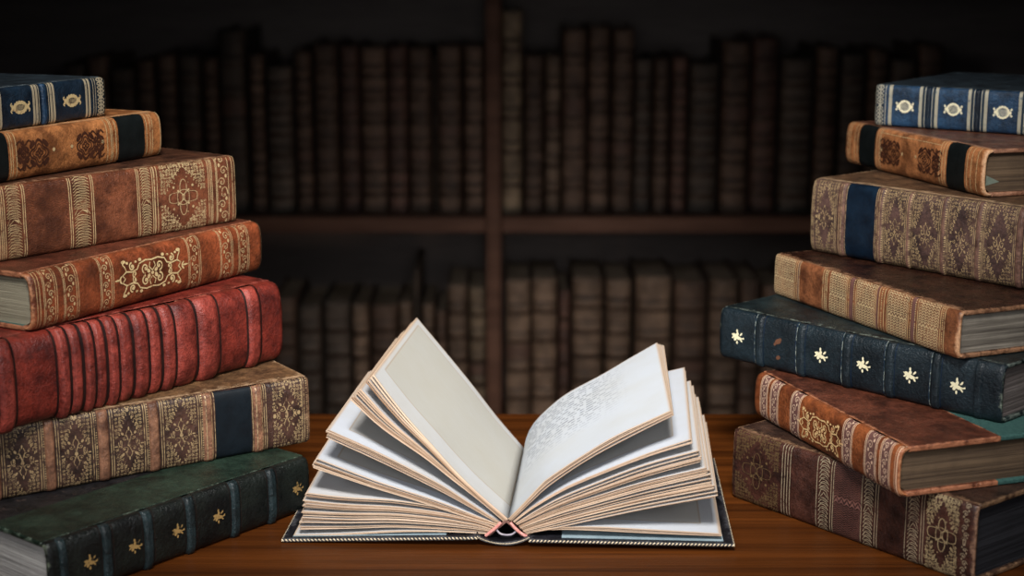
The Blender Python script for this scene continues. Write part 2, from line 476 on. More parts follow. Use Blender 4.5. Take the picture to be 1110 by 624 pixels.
    def band(s, a0, a1, h=.0016):
        x0, x1 = sorted((s.S(a0), s.S(a1))); s.bands.append((x0, x1, h))

class Orn:
    """collects tooling drawn in spine coordinates (x along the spine, t across)"""
    def __init__(s, bk, off=.00028): s.b = bk; s.V = []; s.F = []; s.off = off
    def pt(s, x, t): s.V.append(s.b.P(min(max(x, .0002), s.b.L-.0002), max(-s.b.A*.492, min(s.b.A*.492, t)), s.off)); return len(s.V)-1
    def rib(s, pts, w):
        if len(pts) < 2: return
        pr = None
        for i, (x, t) in enumerate(pts):
            a = pts[max(0, i-1)]; b = pts[min(len(pts)-1, i+1)]
            dx, dt = b[0]-a[0], b[1]-a[1]; l = math.hypot(dx, dt) or 1
            ww = w*.5; nx, nt = -dt/l*ww, dx/l*ww
            q = (s.pt(x+nx, t+nt), s.pt(x-nx, t-nt))
            if pr: s.F.append((pr[0], pr[1], q[1], q[0]))
            pr = q
    def line(s, x, w, t0=-1, t1=1):
        A = s.b.A*.49; s.rib([(x, A*(t0+(t1-t0)*i/30)) for i in range(31)], w)
    def blob(s, x, t, rx, rt, ang=0, n=8):
        c = s.pt(x, t); ids = []
        for i in range(n):
            a = 2*pi*i/n; u, v = rx*cos(a), rt*sin(a)
            ids.append(s.pt(x+u*cos(ang)-v*sin(ang), t+u*sin(ang)+v*cos(ang)))
        for i in range(n): s.F.append((c, ids[i], ids[(i+1) % n]))
    def spiral(s, x, t, r, a0, turns, w, d=1):
        n = int(10*turns)+4
        s.rib([(x+r*(1-.8*i/n)*cos(a0+d*2*pi*turns*i/n), t+r*(1-.8*i/n)*sin(a0+d*2*pi*turns*i/n)) for i in range(n+1)], w)
        s.blob(x, t, w*.9, w*.9, n=6)
    def ring(s, x, t, rx, rt, w, n=20):
        s.rib([(x+rx*cos(2*pi*i/n), t+rt*sin(2*pi*i/n)) for i in range(n+1)], w)
    def done(s, name, mat):
        one = {'gilt_lines': 'gilt_line', 'gilt_bands': 'gilt_band', 'dark_strips': 'dark_strip', 'tooled_strips': 'tooled_strip', 'groove_shades': 'groove_shade',
               'blind_lines': 'blind_line', 'scuffed_lines': 'scuffed_line', 'rust_spots': 'rust_spot'}.get(name)
        if not one: return mesh(name, s.V, s.F, mat, s.b.root)
        # every tooled band across the spine is a part of its own
        iv = sorted((min(s.V[q][0] for q in f), max(s.V[q][0] for q in f), i) for i, f in enumerate(s.F))
        groups = []; hi = -1
        for a, b_, i in iv:
            if not groups or a > hi+.0008: groups.append([]); hi = b_
            groups[-1].append(i); hi = max(hi, b_)
        for g in groups:
            ids = {}; V, F = [], []
            for i in g:
                F.append(tuple(ids.setdefault(q, len(ids)) for q in s.F[i]))
            V = [None]*len(ids)
            for q, n in ids.items(): V[n] = s.V[q]
            mesh(one, V, F, mat, s.b.root)

def o_fleur(o, x, t, r, fl=1):
    # small four-petalled flower sprig with a leaf to each side
    for k in range(4):
        a = pi/4+k*pi/2+.3; o.blob(x-fl*r*.1+r*.38*cos(a), t+r*.38*sin(a), r*.36, r*.25, a)
    o.blob(x-fl*r*.1, t, r*.2, r*.2)
    o.rib([(x+fl*r*.2, t), (x+fl*r*.9, t-r*.12), (x+fl*r*1.3, t-r*.05)], r*.16)
    for sg in (1, -1):
        o.blob(x+fl*r*.75, t+sg*r*.42, r*.36, r*.15, sg*.9*fl); o.blob(x-fl*r*.7, t+sg*r*.15, r*.28, r*.13, -sg*.6)
        o.blob(x+fl*r*.05, t+sg*r*.85, r*.16, r*.26, 0)
def o_wreath(o, x, t, rx, rt):
    n = 14
    for k in range(n):
        a = 2*pi*k/n; o.blob(x+rx*cos(a), t+rt*sin(a), rx*.20, rx*.34, a+.5)
    o.ring(x, t, rx*.66, rt*.64, rx*.10)
    for i in range(5): o.rib([(x+rx*(-.4+.2*i), t-rt*.42*(1-abs(i-2)*.2)), (x+rx*(-.4+.2*i), t+rt*.42*(1-abs(i-2)*.2))], rx*.07)
    for sg in (1, -1):
        for q in (1, -1):
            o.spiral(x+sg*rx*1.45, t+q*rt*.42, rx*.32, pi/2*q, .8, rx*.16, -sg*q)
        o.blob(x+sg*rx*1.3, t, rx*.3, rx*.12)
def o_chain(o, x0, x1, step=.0021, w=.00042):
    A = o.b.A*.48; t = -A; xm = (x0+x1)/2; hw = (x1-x0)/2
    while t < A:
        o.rib([(x0+hw*.1, t), (x0+hw*.5, t+step*.9), (xm, t+step*1.0), (xm+hw*.5, t+step*.7), (x1-hw*.1, t-step*.1)], w)
        o.rib([(x0+hw*.35, t), (xm, t+step*.45), (x1-hw*.4, t+step*.2)], w*.8)
        t += step
def o_scrollband(o, x0, x1, w=.0004):
    A = o.b.A*.47; hw = (x1-x0)/2; xm = (x0+x1)/2; step = hw*1.7; t = -A; k = 0
    while t < A:
        o.spiral(xm+(hw*.2 if k % 2 else -hw*.2), t, hw*.72, (0 if k % 2 else pi), 1.2, w, 1 if k % 2 else -1)
        o.blob(xm-(hw*.6 if k % 2 else -hw*.6), t+step*.5, hw*.22, hw*.3); t += step; k += 1
def o_herring(o, x0, x1, w=.0005):
    A = o.b.A*.48; p = .0034; st = .0019
    t = -A
    while t < A:
        pts = []; n = max(2, round((x1-x0)/(p/2)))
        for i in range(n+1): pts.append((x0+(x1-x0)*i/n, t+(.0014 if i % 2 else 0)))
        o.rib(pts, w); t += st
    x = x0
    while x < x1+1e-6: o.line(x, w*.5); x += (x1-x0)/max(2, round((x1-x0)/(p/2)))*2
def o_hatch(o, x0, x1, w=.00025):
    A = o.b.A*.48; n = int(2*A/.0016)
    for i in range(n):
        t = -A+2*A*i/n
        k = 10; pts = [(x0+(x1-x0)*j/k, t+(.0007 if j % 2 else -.0007)) for j in range(k+1)]; o.rib(pts, w)
def o_beads(o, x, r=.0005, st=.0016):
    A = o.b.A*.48; t = -A
    while t < A: o.blob(x, t, r, r, n=6); t += st
def o_celtic(o, x0, x1, w=.0006):
    A = o.b.A*.48; xm = (x0+x1)/2; r = (x1-x0)/2*.75; n = 90
    for ph in (0, pi):
        o.rib([(xm+r*sin(ph+i*2*pi/15), -A+2*A*i/n) for i in range(n+1)], w)
    for k in range(12): o.blob(xm, -A+2*A*(k+.5)/12, r*.25, r*.35, n=6)
def o_lace(o, x0, x1, dens=1, w=.00036):
    """corner lace: small scrolls filling the corners and thinning out along both sides"""
    A = o.b.A*.47; W = x1-x0; rnd = random.Random(int(x0*1e5))
    for sx, xe in ((1, x0), (-1, x1)):
        for st in (1, -1):
            t = 0; i = 0
            while t < A*.86:
                f = t/A; dep = W*(.47*max(0, 1-f*1.15)**1.1+.05); r = .00125
                q = 0
                while (q*2.05+1)*r < dep+.0004:
                    o.spiral(xe+sx*(r+q*r*2.05), st*(A-t)-st*r, r*rnd.uniform(.8, 1.05), rnd.uniform(0, 6), 1.15, w, sx*st); q += 1
                xx = xe+sx*dep
                o.rib([(xx-sx*.0012, st*(A-t)), (xx+sx*.0005, st*(A-t)-st*.0008), (xx+sx*.0003, st*(A-t)-st*.0022)], w*1.3)
                o.blob(xx+sx*.0006, st*(A-t)-st*.0024, .0005, .0005, n=6)
                t += 2.1*r; i += 1
def o_sprig(o, x, t, r, w=.00045):
    """central arabesque"""
    for sx in (1, -1):
        for st in (1, -1):
            o.spiral(x+sx*r*.33, t+st*r*.36, r*.27, pi*.5*st, 1.1, w, sx*st)
            o.spiral(x+sx*r*.62, t+st*r*.12, r*.16, 0 if sx > 0 else pi, .9, w, -sx*st)
            o.rib([(x, t+st*r*.1), (x+sx*r*.22, t+st*r*.72), (x+sx*r*.10, t+st*r*.98)], w)
            o.blob(x+sx*r*.48, t+st*r*.78, r*.09, r*.15, -sx*st*.6, 6)
        o.blob(x+sx*r*.95, t, r*.14, r*.06, 0, 6)
        o.blob(x, t+sx*r*1.1, r*.06, r*.16, 0, 6)
    o.blob(x, t, r*.13, r*.13)
def o_cartouche(o, x, t, W, H, w=.0009):
    for sx in (1, -1):
        for st in (1, -1):
            X = lambda a: x+sx*a*W/2; Y = lambda a: t+st*a*H/2
            o.spiral(X(.22), Y(.36), H*.155, -pi/2*st, 1.15, w, sx*st)
            o.spiral(X(.62), Y(.62), H*.12, pi/2*st, 1.2, w, -sx*st)
            o.spiral(X(.55), Y(.16), H*.10, -pi/2*st, 1.1, w*.8, sx*st)
            o.rib([(X(0), Y(.78)), (X(.2), Y(.84)), (X(.40), Y(.70)), (X(.47), Y(.42)), (X(.62), Y(.32)), (X(.80), Y(.40)), (X(.84), Y(.66))], w)
            o.rib([(X(.84), Y(.66)), (X(.90), Y(.86)), (X(.80), Y(1.0))], w); o.blob(X(.86), Y(.98), W*.035, H*.05); o.blob(X(.76), Y(.88), W*.02, H*.04)
            o.rib([(X(.80), Y(.40)), (X(.92), Y(.22)), (X(.84), Y(.0))], w)
            o.blob(X(.36), Y(.92), W*.025, H*.05); o.blob(X(.50), Y(.86), W*.02, H*.035)
            o.rib([(X(0), Y(.15)), (X(.10), Y(.40)), (X(.06), Y(.66))], w*.8)
            o.blob(X(.12), Y(.16), W*.03, H*.06, .7*sx*st)
        o.blob(x+sx*W*.53, t, W*.05, H*.035); o.blob(x+sx*W*.49, t+H*.06, W*.03, H*.03, .8); o.blob(x+sx*W*.49, t-H*.06, W*.03, H*.03, -.8)
    o.blob(x, t, W*.025, H*.05)
def o_loopcross(o, x, t, r, w=.0006):
    for k in range(4):
        a = k*pi/2; ca, sa = cos(a), sin(a)
        pts = []
        for i in range(15):
            u = i/14; q = 2*pi*u
            lx = r*(.52-.48*cos(q)); ly = r*.24*sin(q)
            pts.append((x+lx*ca-ly*sa, t+lx*sa+ly*ca))
        o.rib(pts, w)
    o.ring(x, t, r*.42, r*.42, w*.9)
    for k in range(4):
        a = pi/4+k*pi/2; o.blob(x+r*.5*cos(a), t+r*.5*sin(a), r*.10, r*.07, a, 6)
        o.blob(x+r*.95*cos(a), t+r*.85*sin(a), r*.08, r*.08, a, 6)
def o_ornpanel(o, x0, x1, w=.00040):
    A = o.b.A*.46; xm = (x0+x1)/2; W = x1-x0
    o_loopcross(o, xm, 0, min(W*.42, A*.5), w*1.4)
    for sx in (1, -1):
        for st in (1, -1):
            for q, (fx, ft, fr) in enumerate(((.40, .92, .0022), (.30, .78, .0026), (.42, .66, .0018), (.14, .92, .0022), (.43, .50, .0013), (.22, .66, .0014))):
                o.spiral(xm+sx*W*fx, st*A*ft, fr, q*1.3, 1.3, w, sx*st)
            o.rib([(xm+sx*W*.47, st*A*.4), (xm+sx*W*.36, st*A*.58), (xm+sx*W*.2, st*A*.6), (xm+sx*W*.05, st*A*.8), (xm, st*A*.95)], w)
            for q in range(9): o.blob(xm+sx*W*random.uniform(.05, .47), st*A*random.uniform(.35, 1), .0005, .0005, n=6)
    o_lace(o, x0+.0012, x1-.0012, 1, w*.8)
def o_quatre(o, x, t, r, w=.0006):
    # blind-stamped rounded quatrefoils, dark against the calf
    for f in (1, .72, .40):
        n = 32; o.rib([(x+r*f*(.82+.18*cos(4*a))*cos(a), t+r*f*(.82+.18*cos(4*a))*sin(a)) for a in [2*pi*i/n for i in range(n+1)]], w*(1.6 if f == 1 else 1))
    for k in range(4):
        a = k*pi/2; o.ring(x+r*.15*cos(a), t+r*.15*sin(a), r*.12, r*.12, w*.8, 10)

# page-block and leather palettes
PB_grey = page_block_mat('grey_page_edges', (.50, .48, .45), (.22, .21, .20), 700, .4)
PB_tan = page_block_mat('tan_page_edges', (.36, .30, .20), (.17, .135, .09), 900, .35)
PB_brown = page_block_mat('brown_page_edges', (.13, .085, .05), (.05, .032, .02), 700, .4)
PB_dark = page_block_mat('black_page_edges', (.022, .022, .026), (.008, .008, .010), 500, .4)
PB_layer = page_block_mat('layered_page_edges', (.24, .21, .17), (.06, .05, .04), 450, .35)
G_bright = gilt('bright_gilt', (.72, .54, .27), (.26, .12, .05), .43, .3)
G_pale = gilt('pale_gilt', (.82, .74, .52), (.30, .26, .20), .38, .2)
G_lace = gilt('worn_lace_gilt', (.44, .31, .16), (.08, .042, .028), .49, .3)
G_soft = gilt('soft_gilt_line', (.60, .44, .23), (.20, .09, .045), .44, .3)
G_dark = plain('blind_tooling_brown', (.085, .028, .014), (.14, .05, .025), 120, .5, .4)
G_black = plain('tooling_and_shade_black', (.008, .003, .003), (.020, .008, .006), 120, .5, .4)  # blind tooling, and the painted shade between the red ribs
G_purple = plain('purple_brown_strip', (.10, .045, .04), (.16, .075, .06), 120, .5, .5)
G_silver = gilt('tarnished_silver_line', (.62, .60, .48), (.10, .13, .17), .40, .2)

def lines(o, b, arr, w):
    for a in arr: o.line(b.S(a), w)

BLUE = leather('blue_morocco', (.026, .078, .160), (.010, .034, .075), (.20, .28, .34), .10, .42, 60, edge=.42)
BLUEBD = leather('blue_board', (.032, .048, .060), (.015, .023, .031), (.16, .19, .20), .2, .5, 60)
NAVY = leather('navy_morocco', (.012, .028, .050), (.008, .018, .034), (.16, .20, .23), .08, .42, 60, edge=.42)
ORANGE = leather('orange_calf', (.58, .225, .075), (.34, .12, .042), (.66, .36, .17), .34, .38, 55, edge=.55)
CHEST = leather('chestnut_calf', (.27, .085, .038), (.15, .045, .022), (.46, .23, .12), .16, .36, 50, edge=.6)
CHESTBD = leather('chestnut_board', (.13, .050, .025), (.06, .024, .014), (.42, .22, .12), .2, .4, 60)
RUST = leather('rust_calf', (.36, .085, .030), (.19, .050, .020), (.56, .25, .12), .12, .36, 45, edge=.55)
RED = leather('red_calf', (.27, .036, .022), (.12, .016, .012), (.46, .11, .08), .06, .38, 45, edge=.55)
REDBAND = leather('red_worn_bands', (.38, .062, .042), (.20, .028, .020), (.80, .28, .18), .32, .40, 60, edge=.4)
LACE = leather('umber_lace_calf', (.10, .046, .031), (.042, .020, .015), (.44, .25, .14), .22, .40, 50, edge=.65)
LACEBAND = leather('copper_worn_band', (.38, .18, .10), (.22, .095, .055), (.70, .42, .26), .30, .40, 90, edge=.5)
GREEN = leather('dark_green_calf', (.013, .017, .014), (.007, .009, .009), (.22, .26, .17), .02, .34, 40, edge=.50)
GREENBD = leather('green_board', (.045, .085, .055), (.022, .045, .030), (.18, .24, .17), .1, .42, 40)
TEAL = leather('teal_black_calf', (.016, .028, .036), (.009, .018, .025), (.30, .34, .26), .05, .36, 40, spots=None, edge=.50)
TEALBD = leather('teal_black_board', (.018, .030, .032), (.008, .014, .015), (.22, .26, .22), .08, .42, 40)
MARBLE = leather('marbled_paper', (.020, .018, .020), (.010, .010, .012), (.20, .12, .09), .42, .42, 90)
CLOTH = plain('teal_cloth', (.018, .055, .050), (.045, .11, .095), 500, .75, .9)
DARKCH = leather('dark_chestnut_calf', (.092, .034, .023), (.040, .016, .012), (.36, .20, .12), .14, .34, 50, edge=.65)
R4SP = leather('copper_calf', (.36, .130, .052), (.20, .065, .028), (.62, .34, .18), .20, .38, 60, edge=.60)

GRP = 'antique books in the %s stack'
# ---- left stack, bottom to top
b = Book('dark green leather book with gold flower sprigs at the bottom of the left stack', (-.1469, 1.0659), 0, 51.0, .222, .0399, .15, .008, .55, -1,
         dict(spine=GREEN, strip=leather('green_strip', (.026, .050, .033), (.012, .024, .016), (.20, .26, .19), .05, .38, 40, edge=.45), board=MARBLE, pages=PB_grey, band=leather('dark_green_rib', (.022, .040, .044), (.012, .02, .022), (.26, .32, .32), .16, .32, 60, edge=.3)), a0=.004, strip=.052, seed=1)
for a in (40.5, 74, 112.5, 147, 179): b.band(a-3.6, a+3.6, .0022)
b.band(208, 214, .0018)
b.build()
for a, t in ((17.4, 0), (89.5, 0), (124, 0), (158.7, 0), (192.8, 0)):
    o = Orn(b); o_fleur(o, b.S(a), t, .0046, 1); o.done('gilt_flower', gilt('dull_gilt_flower', (.40, .25, .09), (.05, .035, .015), .47, .3) if a == 17.4 else bpy.data.materials['dull_gilt_flower'])
o = Orn(b)
for a in (40.5, 74, 112.5, 147, 179): lines(o, b, (a-4.6, a+4.6), .0004)
o.done('blind_lines', G_black)
k = NT('rust_scuff'); RSC = k.done((.20, .07, .03), .7)

b = Book('umber brown book with gold lace and blue-black label, directly under the thick red book', (-.1497, 1.0952), .0399, 33.7, .262, .0497, .17, .006, .45, -1,
         dict(spine=LACE, board=leather('tan_brown_board', (.24, .125, .055), (.12, .06, .03), (.50, .33, .19), .25, .42, 60), pages=PB_tan, band=LACEBAND), seed=2)
LB = [(75, 83), (115, 122.3), (150.2, 158), (187, 194)]
for p, q in LB: b.band(p, q, .0020)
b.band(37, 45, .0020); b.band(223, 230, .002)
b.build()
b.label(46.5, 73.5, M['blueblack'])
pan = [(84.5, 113.5), (124, 149), (160, 186), (195.5, 222)]
for p, q in pan:
    o = Orn(b); xs = sorted((b.S(p), b.S(q))); o_lace(o, xs[0]+.0028, xs[1]-.0028); o_sprig(o, sum(xs)/2, -.001, .0095); o.done('gilt_ornament', G_lace)
o = Orn(b); xs = sorted((b.S(3), b.S(35))); o_lace(o, xs[0]+.005, xs[1]-.003); o_sprig(o, sum(xs)/2, 0, .010); o.done('gilt_ornament', G_lace)
o = Orn(b)
for p, q in pan+[(5, 36.5)]: lines(o, b, (p, p+1.6, q, q-1.6), .00055); o_beads(o, b.S(p-1.2 if p > 20 else p-2), .0005, .0017)
lines(o, b, (45.5, 74.2, 39, 43, 77, 81), .0005)
o.done('gilt_lines', G_lace)

b = Book('thick red leather book with many wide worn ribs across its spine', (-.1818, 1.1457), .0896, 51.1, .262, .0604, .16, .014, .62, -1,
         dict(spine=RED, board=RED, pages=PB_tan, band=REDBAND), seed=3, bt=.004)
b.band(23, 35, .0026); b.band(231, 243, .003)
ed = [62, 82.5, 102, 114, 125, 138, 150, 160, 169.5, 179, 189, 199]
for i in range(len(ed)-1): b.band(ed[i]+1.0, ed[i+1]-1.0, .0034 if i % 2 == 0 else .0022)
b.build()
o = Orn(b, .0003)
lines(o, b, (22.3, 35.7, 61.6, 199.4, 230.3, 243.7), .0016); lines(o, b, ed[1:-1], .0021)
o.done('groove_shades', G_black)  # flat black strips that paint the shade between the ribs

b = Book('rust brown leather book with bright gold scroll cartouche, resting on the thick red book', (-.1981, 1.1862), .15, 60.2, .237, .0387, .15, .010, .60, -1,
         dict(spine=RUST, strip=leather('dark_red_strip', (.20, .055, .028), (.10, .028, .014), (.45, .18, .09), .12, .36, 45, edge=.6), board=CLOTH, pages=page_block_mat('olive_grey_page_edges', (.30, .27, .19), (.15, .13, .09), 900, .3)), a0=.004, strip=.07, seed=4, bt=.0034)
b.build()
o = Orn(b); o_cartouche(o, b.S(126), .001, .064, .024, .0011); o.done('gilt_ornament', G_bright)
o = Orn(b)
for p, q in ((22, 31), (41, 52), (77, 87), (166, 175), (198.5, 208.5), (217.5, 226)):
    lines(o, b, (p-1.8, p, q, q+1.2), .0005); xs = sorted((b.S(p), b.S(q))); o_scrollband(o, xs[0]+.001, xs[1]-.001, .0005)
lines(o, b, (5.2, 230.5, 233), .0005)
o.done('gilt_bands', G_soft)

b = Book('large chestnut brown book with gold looped cross panel, third from top of left stack', (-.2140, 1.1805), .1887, 51.8, .275, .0506, .17, .006, .42, -1,
         dict(spine=CHEST, board=CHESTBD, pages=PB_tan), seed=5, bt=.0034)
b.build()
o = Orn(b); xs = sorted((b.S(30), b.S(74.5))); o_ornpanel(o, *xs); o.done('gilt_ornament', G_soft)
o = Orn(b); xs = sorted((b.S(226), b.S(268))); o_ornpanel(o, *xs); o.done('gilt_ornament', G_lace)
o = Orn(b)
lines(o, b, (2, 20.5, 24.5, 26, 28, 76, 78.3), .0006)
xs = sorted((b.S(9), b.S(19))); o_scrollband(o, *xs, .0006); lines(o, b, (8.5, 19.5, 4.5), .0005)
for p, q in ((81.5, 91), (134.5, 149), (190, 202), (209, 219)):
    xs = sorted((b.S(p), b.S(q))); o_chain(o, *xs); lines(o, b, (p-1.2, p-2.8, q+1.2, q+2.8), .0006)
o.done('gilt_bands', G_soft)
o = Orn(b); xs = sorted((b.S(153), b.S(187))); o_hatch(o, *xs, .0003); o.done('hatched_panel', G_dark)

b = Book('orange tan leather book with black label and dark stamped rosettes in the left stack', (-.2696, 1.1850), .2393, 63.6, .222, .0334, .13, .009, .62, -1,
         dict(spine=ORANGE, board=ORANGE, pages=PB_tan), a0=.005, seed=6)
b.build()
b.label(26, 55, M['black']); b.label(165, 192, M['black'])
G_rose = plain('rosette_brown', (.030, .010, .006), (.070, .024, .012), 160, .5, .4)
def rosettes(b, c1, c2, r):
    for cs in (c1, c2):
        o = Orn(b)
        for i, a in enumerate(cs):
            rr = r if i == 0 else r*.62
            o_quatre(o, b.S(a), 0, rr, .0008)
        for st in (1, -1):
            o.rib([(b.S(cs[0]+k*(cs[1]-cs[0])/10), st*(.0095-.003*sin(k*pi/6)**2)) for k in range(-4, 15)], .0013)
            for k in range(3): o.spiral(b.S(cs[1]), st*(.0045+k*.0022), .0022, k, 1.1, .0008, st); 
        for i, a in enumerate(cs):
            rr = r if i == 0 else r*.62
            for q in range(4):
                an = pi/4+q*pi/2; o.blob(b.S(a)+rr*1.02*cos(an), rr*1.02*sin(an), rr*.20, rr*.42, an)
        o.done('stamped_rosette', G_rose)
rosettes(b, (90, 76), (136, 151), .0088)
o = Orn(b); 
for a in (104, 122, 72): o.blob(b.S(a), .001, .0014, .0014)
lines(o, b, (57.5, 61.5, 63, 67, 8, 17, 19.5, 23.5, 157.5, 161, 163), .0006)
o.done('gilt_lines', G_soft)

b = Book('small navy blue leather book with gold wreaths on top of the left stack', (-.3002, 1.1481), .2727, 67.0, .235, .0286, .14, .005, .45, -1,
         dict(spine=NAVY, board=BLUEBD, pages=PB_tan, band=BLUE), a0=.002, seed=7)
for a in (71, 125.5, 180): b.band(a-2.2, a+2.2, .0016)
b.build()
for a in (41, 95.3, 149.5): o = Orn(b); o_wreath(o, b.S(a), 0, .0056, .0034); o.done('gilt_wreath', G_pale if False else G_bright)
o = Orn(b)
for c in (71, 125.5, 180): lines(o, b, (c-10.5, c-7.5, c+7.5, c+10.5), .0022); lines(o, b, (c-5, c+5), .0007)
lines(o, b, (21.5, 25), .0022); lines(o, b, (17, 14.5), .0006); lines(o, b, (3.2,), .0006)
xs = sorted((b.S(4), b.S(13.5))); o_celtic(o, *xs, .0008)
o.done('gilt_lines', gilt('aged_gold_line', (.46, .38, .25), (.12, .12, .11), .40, .3))

# ---- right stack, bottom to top
b = Book('dark chestnut book with black page ends at the bottom of the right stack', (.1632, 1.0893), 0, 51.9, .2105, .0528, .15, .005, .42, 1,
         dict(spine=DARKCH, board=leather('worn_dark_board', (.075, .038, .025), (.03, .016, .012), (.30, .17, .09), .2, .4, 60), pages=PB_dark), a0=.001, seed=8, bt=.0034)
b.build()
o = Orn(b); xs = sorted((b.S(4), b.S(48))); o_ornpanel(o, *xs, .0004); o.done('gilt_ornament', gilt('darkened_gilt', (.16, .10, .045), (.05, .026, .015), .45, .3))
o = Orn(b); xs = sorted((b.S(172.5), b.S(199))); o_ornpanel(o, *xs, .0005); o.done('gilt_ornament', gilt('olive_gilt', (.38, .29, .16), (.13, .085, .05), .46, .3))
o = Orn(b)
lines(o, b, (50, 52.5, 55, 57.5), .0007)
for p, q in ((83.5, 93), (122.5, 131), (159, 168)):
    xs = sorted((b.S(p), b.S(q))); o_chain(o, *xs, .0030, .0006); lines(o, b, (p-1.5, q+1.5, q+3.5), .0006)
xs = sorted((b.S(200.5), b.S(206))); o_scrollband(o, *xs, .0005)
o.done('gilt_bands', gilt('grey_gold', (.36, .29, .19), (.09, .06, .045), .45, .3))
o = Orn(b); xs = sorted((b.S(97), b.S(120.5))); o_hatch(o, *xs, .0004); o.done('hatched_panel', G_purple)

b = Book('orange brown leather book with gold flourish and teal cloth sides in the right stack', (.1837, 1.1288), .0528, 71.1, .2035, .0337, .14, .008, .60, 1,
         dict(spine=leather('orange_brown_calf', (.40, .115, .036), (.23, .060, .022), (.58, .27, .13), .14, .36, 45, edge=.55), strip=leather('brick_strip', (.17, .050, .026), (.085, .026, .014), (.46, .18, .09), .16, .36, 45, edge=.6), board=CLOTH, pages=PB_brown), a0=.010, strip=.068, seed=9, bt=.0036)
b.build()
o = Orn(b); o_cartouche(o, b.S(107), -.001, .054, .021, .0010); o.done('gilt_ornament', gilt('flaked_gilt', (.84, .58, .27), (.40, .15, .06), .46, .3))
o = Orn(b); o2 = Orn(b, .0002)
for p, q in ((22, 30), (37, 46), (67, 77), (138, 147), (166, 177), (184, 193)):
    lines(o, b, (p-1.5, p, q, q+1.5), .0007); xs = sorted((b.S(p), b.S(q))); o_scrollband(o, xs[0]+.0012, xs[1]-.0012, .0005)
    for i in range(6): o2.line(xs[0]+(xs[1]-xs[0])*(i+.5)/6, (xs[1]-xs[0])/6)
lines(o, b, (200, 202), .0006)
o2.done('tooled_strips', G_purple)
o.done('gilt_bands', gilt('pinkish_gilt', (.78, .55, .38), (.40, .16, .09), .38, .25))

b = Book('long blue-black leather book with a row of pale gold flowers between its ribs', (.1599, 1.1643), .0865, 47.2, .2425, .0400, .15, .007, .58, 1,
         dict(spine=TEAL, board=TEALBD, pages=page_block_mat('mauve_grey_page_edges', (.17, .14, .13), (.07, .055, .05), 600, .4)), a0=.004, seed=10)
for a in (43, 80.7, 121, 156.5, 193): b.band(a-3.4, a+3.4, .0018)
b.band(222, 228, .0012)
b.build()
for a in (22, 98.2, 134.5, 172.9, 209.3):
    o = Orn(b); o_fleur(o, b.S(a), 0, .0052, 1); o.done('gilt_flower', gilt('cream_gilt_flower', (.85, .78, .52), (.4, .36, .22), .36, .15) if a == 22 else bpy.data.materials['cream_gilt_flower'])
o = Orn(b)
for a in (43, 80.7, 121, 156.5, 193): lines(o, b, (a-4.3, a+4.3), .0005)
o.done('blind_lines', plain('blue_tooling', (.004, .010, .022), (.008, .02, .05), 90, .4, .2))
o = Orn(b)
for a in (39, 77, 117, 152.5, 189): lines(o, b, (a,), .0004)
o.done('scuffed_lines', gilt('scuffed_rub', (.42, .46, .38), (.018, .036, .046), .56, .1))
o = Orn(b, .0002); 
for (x, t, r) in ((60.5, .003, .0030), (62, .0045, .002), (61, -.009, .0022), (58, .001, .0016)): o.blob(b.S(x), t, r, r*.7, .5, 9)
o.done('rust_spots', plain('rust_spot', (.075, .038, .024), (.15, .06, .03), 300, .6, .5))

b = Book('copper brown book with gold herringbone panels along the spine in the right stack', (.2085, 1.2088), .1265, 67.0, .2285, .0329, .14, .005, .45, 1,
         dict(spine=R4SP, board=leather('glossy_brown_board', (.055, .020, .011), (.020, .008, .006), (.34, .17, .09), .24, .26, 60), pages=PB_layer), a0=.004, seed=11, bt=.0034)
b.build()
HG = gilt('herringbone_gilt', (.66, .50, .28), (.22, .10, .05), .42, .25)
for p, q in ((7, 34), (81.5, 102), (116, 137), (153, 174), (187, 208)):
    o = Orn(b); xs = sorted((b.S(p), b.S(q))); o_herring(o, *xs, .0007); o.done('herringbone_panel', HG)
o = Orn(b); lines(o, b, (36, 38.5, 41, 72.5, 75, 78, 103.5, 114.5, 138.5, 142, 148, 151.5, 175.5, 185.5, 210, 214), .0007)
for a in (76.5, 105.8, 112, 145, 178, 183, 212): o_beads(o, b.S(a), .0006, .0016)
o.done('gilt_lines', G_soft)
o = Orn(b, .0002)
for a in (109, 181, 40, 140): lines(o, b, (a,), .0042 if a > 50 and a != 140 else .0016)
o.done('dark_strips', G_purple)

b = Book('thick umber book with gold lace and deep blue label, third from top of right stack', (.2408, 1.2158), .1594, 50.7, .212, .0578, .15, .009, .52, 1,
         dict(spine=leather('mauve_umber_calf', (.15, .080, .064), (.07, .038, .034), (.46, .30, .19), .24, .40, 55, edge=.65), board=leather('worn_tan_board', (.17, .09, .045), (.08, .042, .024), (.50, .33, .19), .3, .42, 60), pages=PB_brown, band=leather('worn_mauve_band', (.25, .13, .09), (.14, .065, .048), (.56, .37, .24), .30, .42, 90, edge=.5)), seed=12)
RB = [(27, 34), (64, 70), (92, 95), (122, 126), (151.5, 156), (184, 189)]
for p, q in RB: b.band(p, q, .0016)
b.build()
b.label(35.5, 62.5, plain('label_leather_deep_blue', (.0015, .0045, .010), (.005, .014, .028), 90, .4, .6))
for p, q in ((71, 91.5), (96, 121.5), (127, 151), (157, 183.5)):
    o = Orn(b); xs = sorted((b.S(p), b.S(q))); o_lace(o, xs[0]+.0018, xs[1]-.0018); o_sprig(o, sum(xs)/2, -.002, .0085); o.done('gilt_ornament', G_lace)
o = Orn(b); xs = sorted((b.S(3), b.S(26))); o_lace(o, xs[0]+.003, xs[1]-.002); o_sprig(o, sum(xs)/2, 0, .008); o.done('gilt_ornament', G_lace)
o = Orn(b)
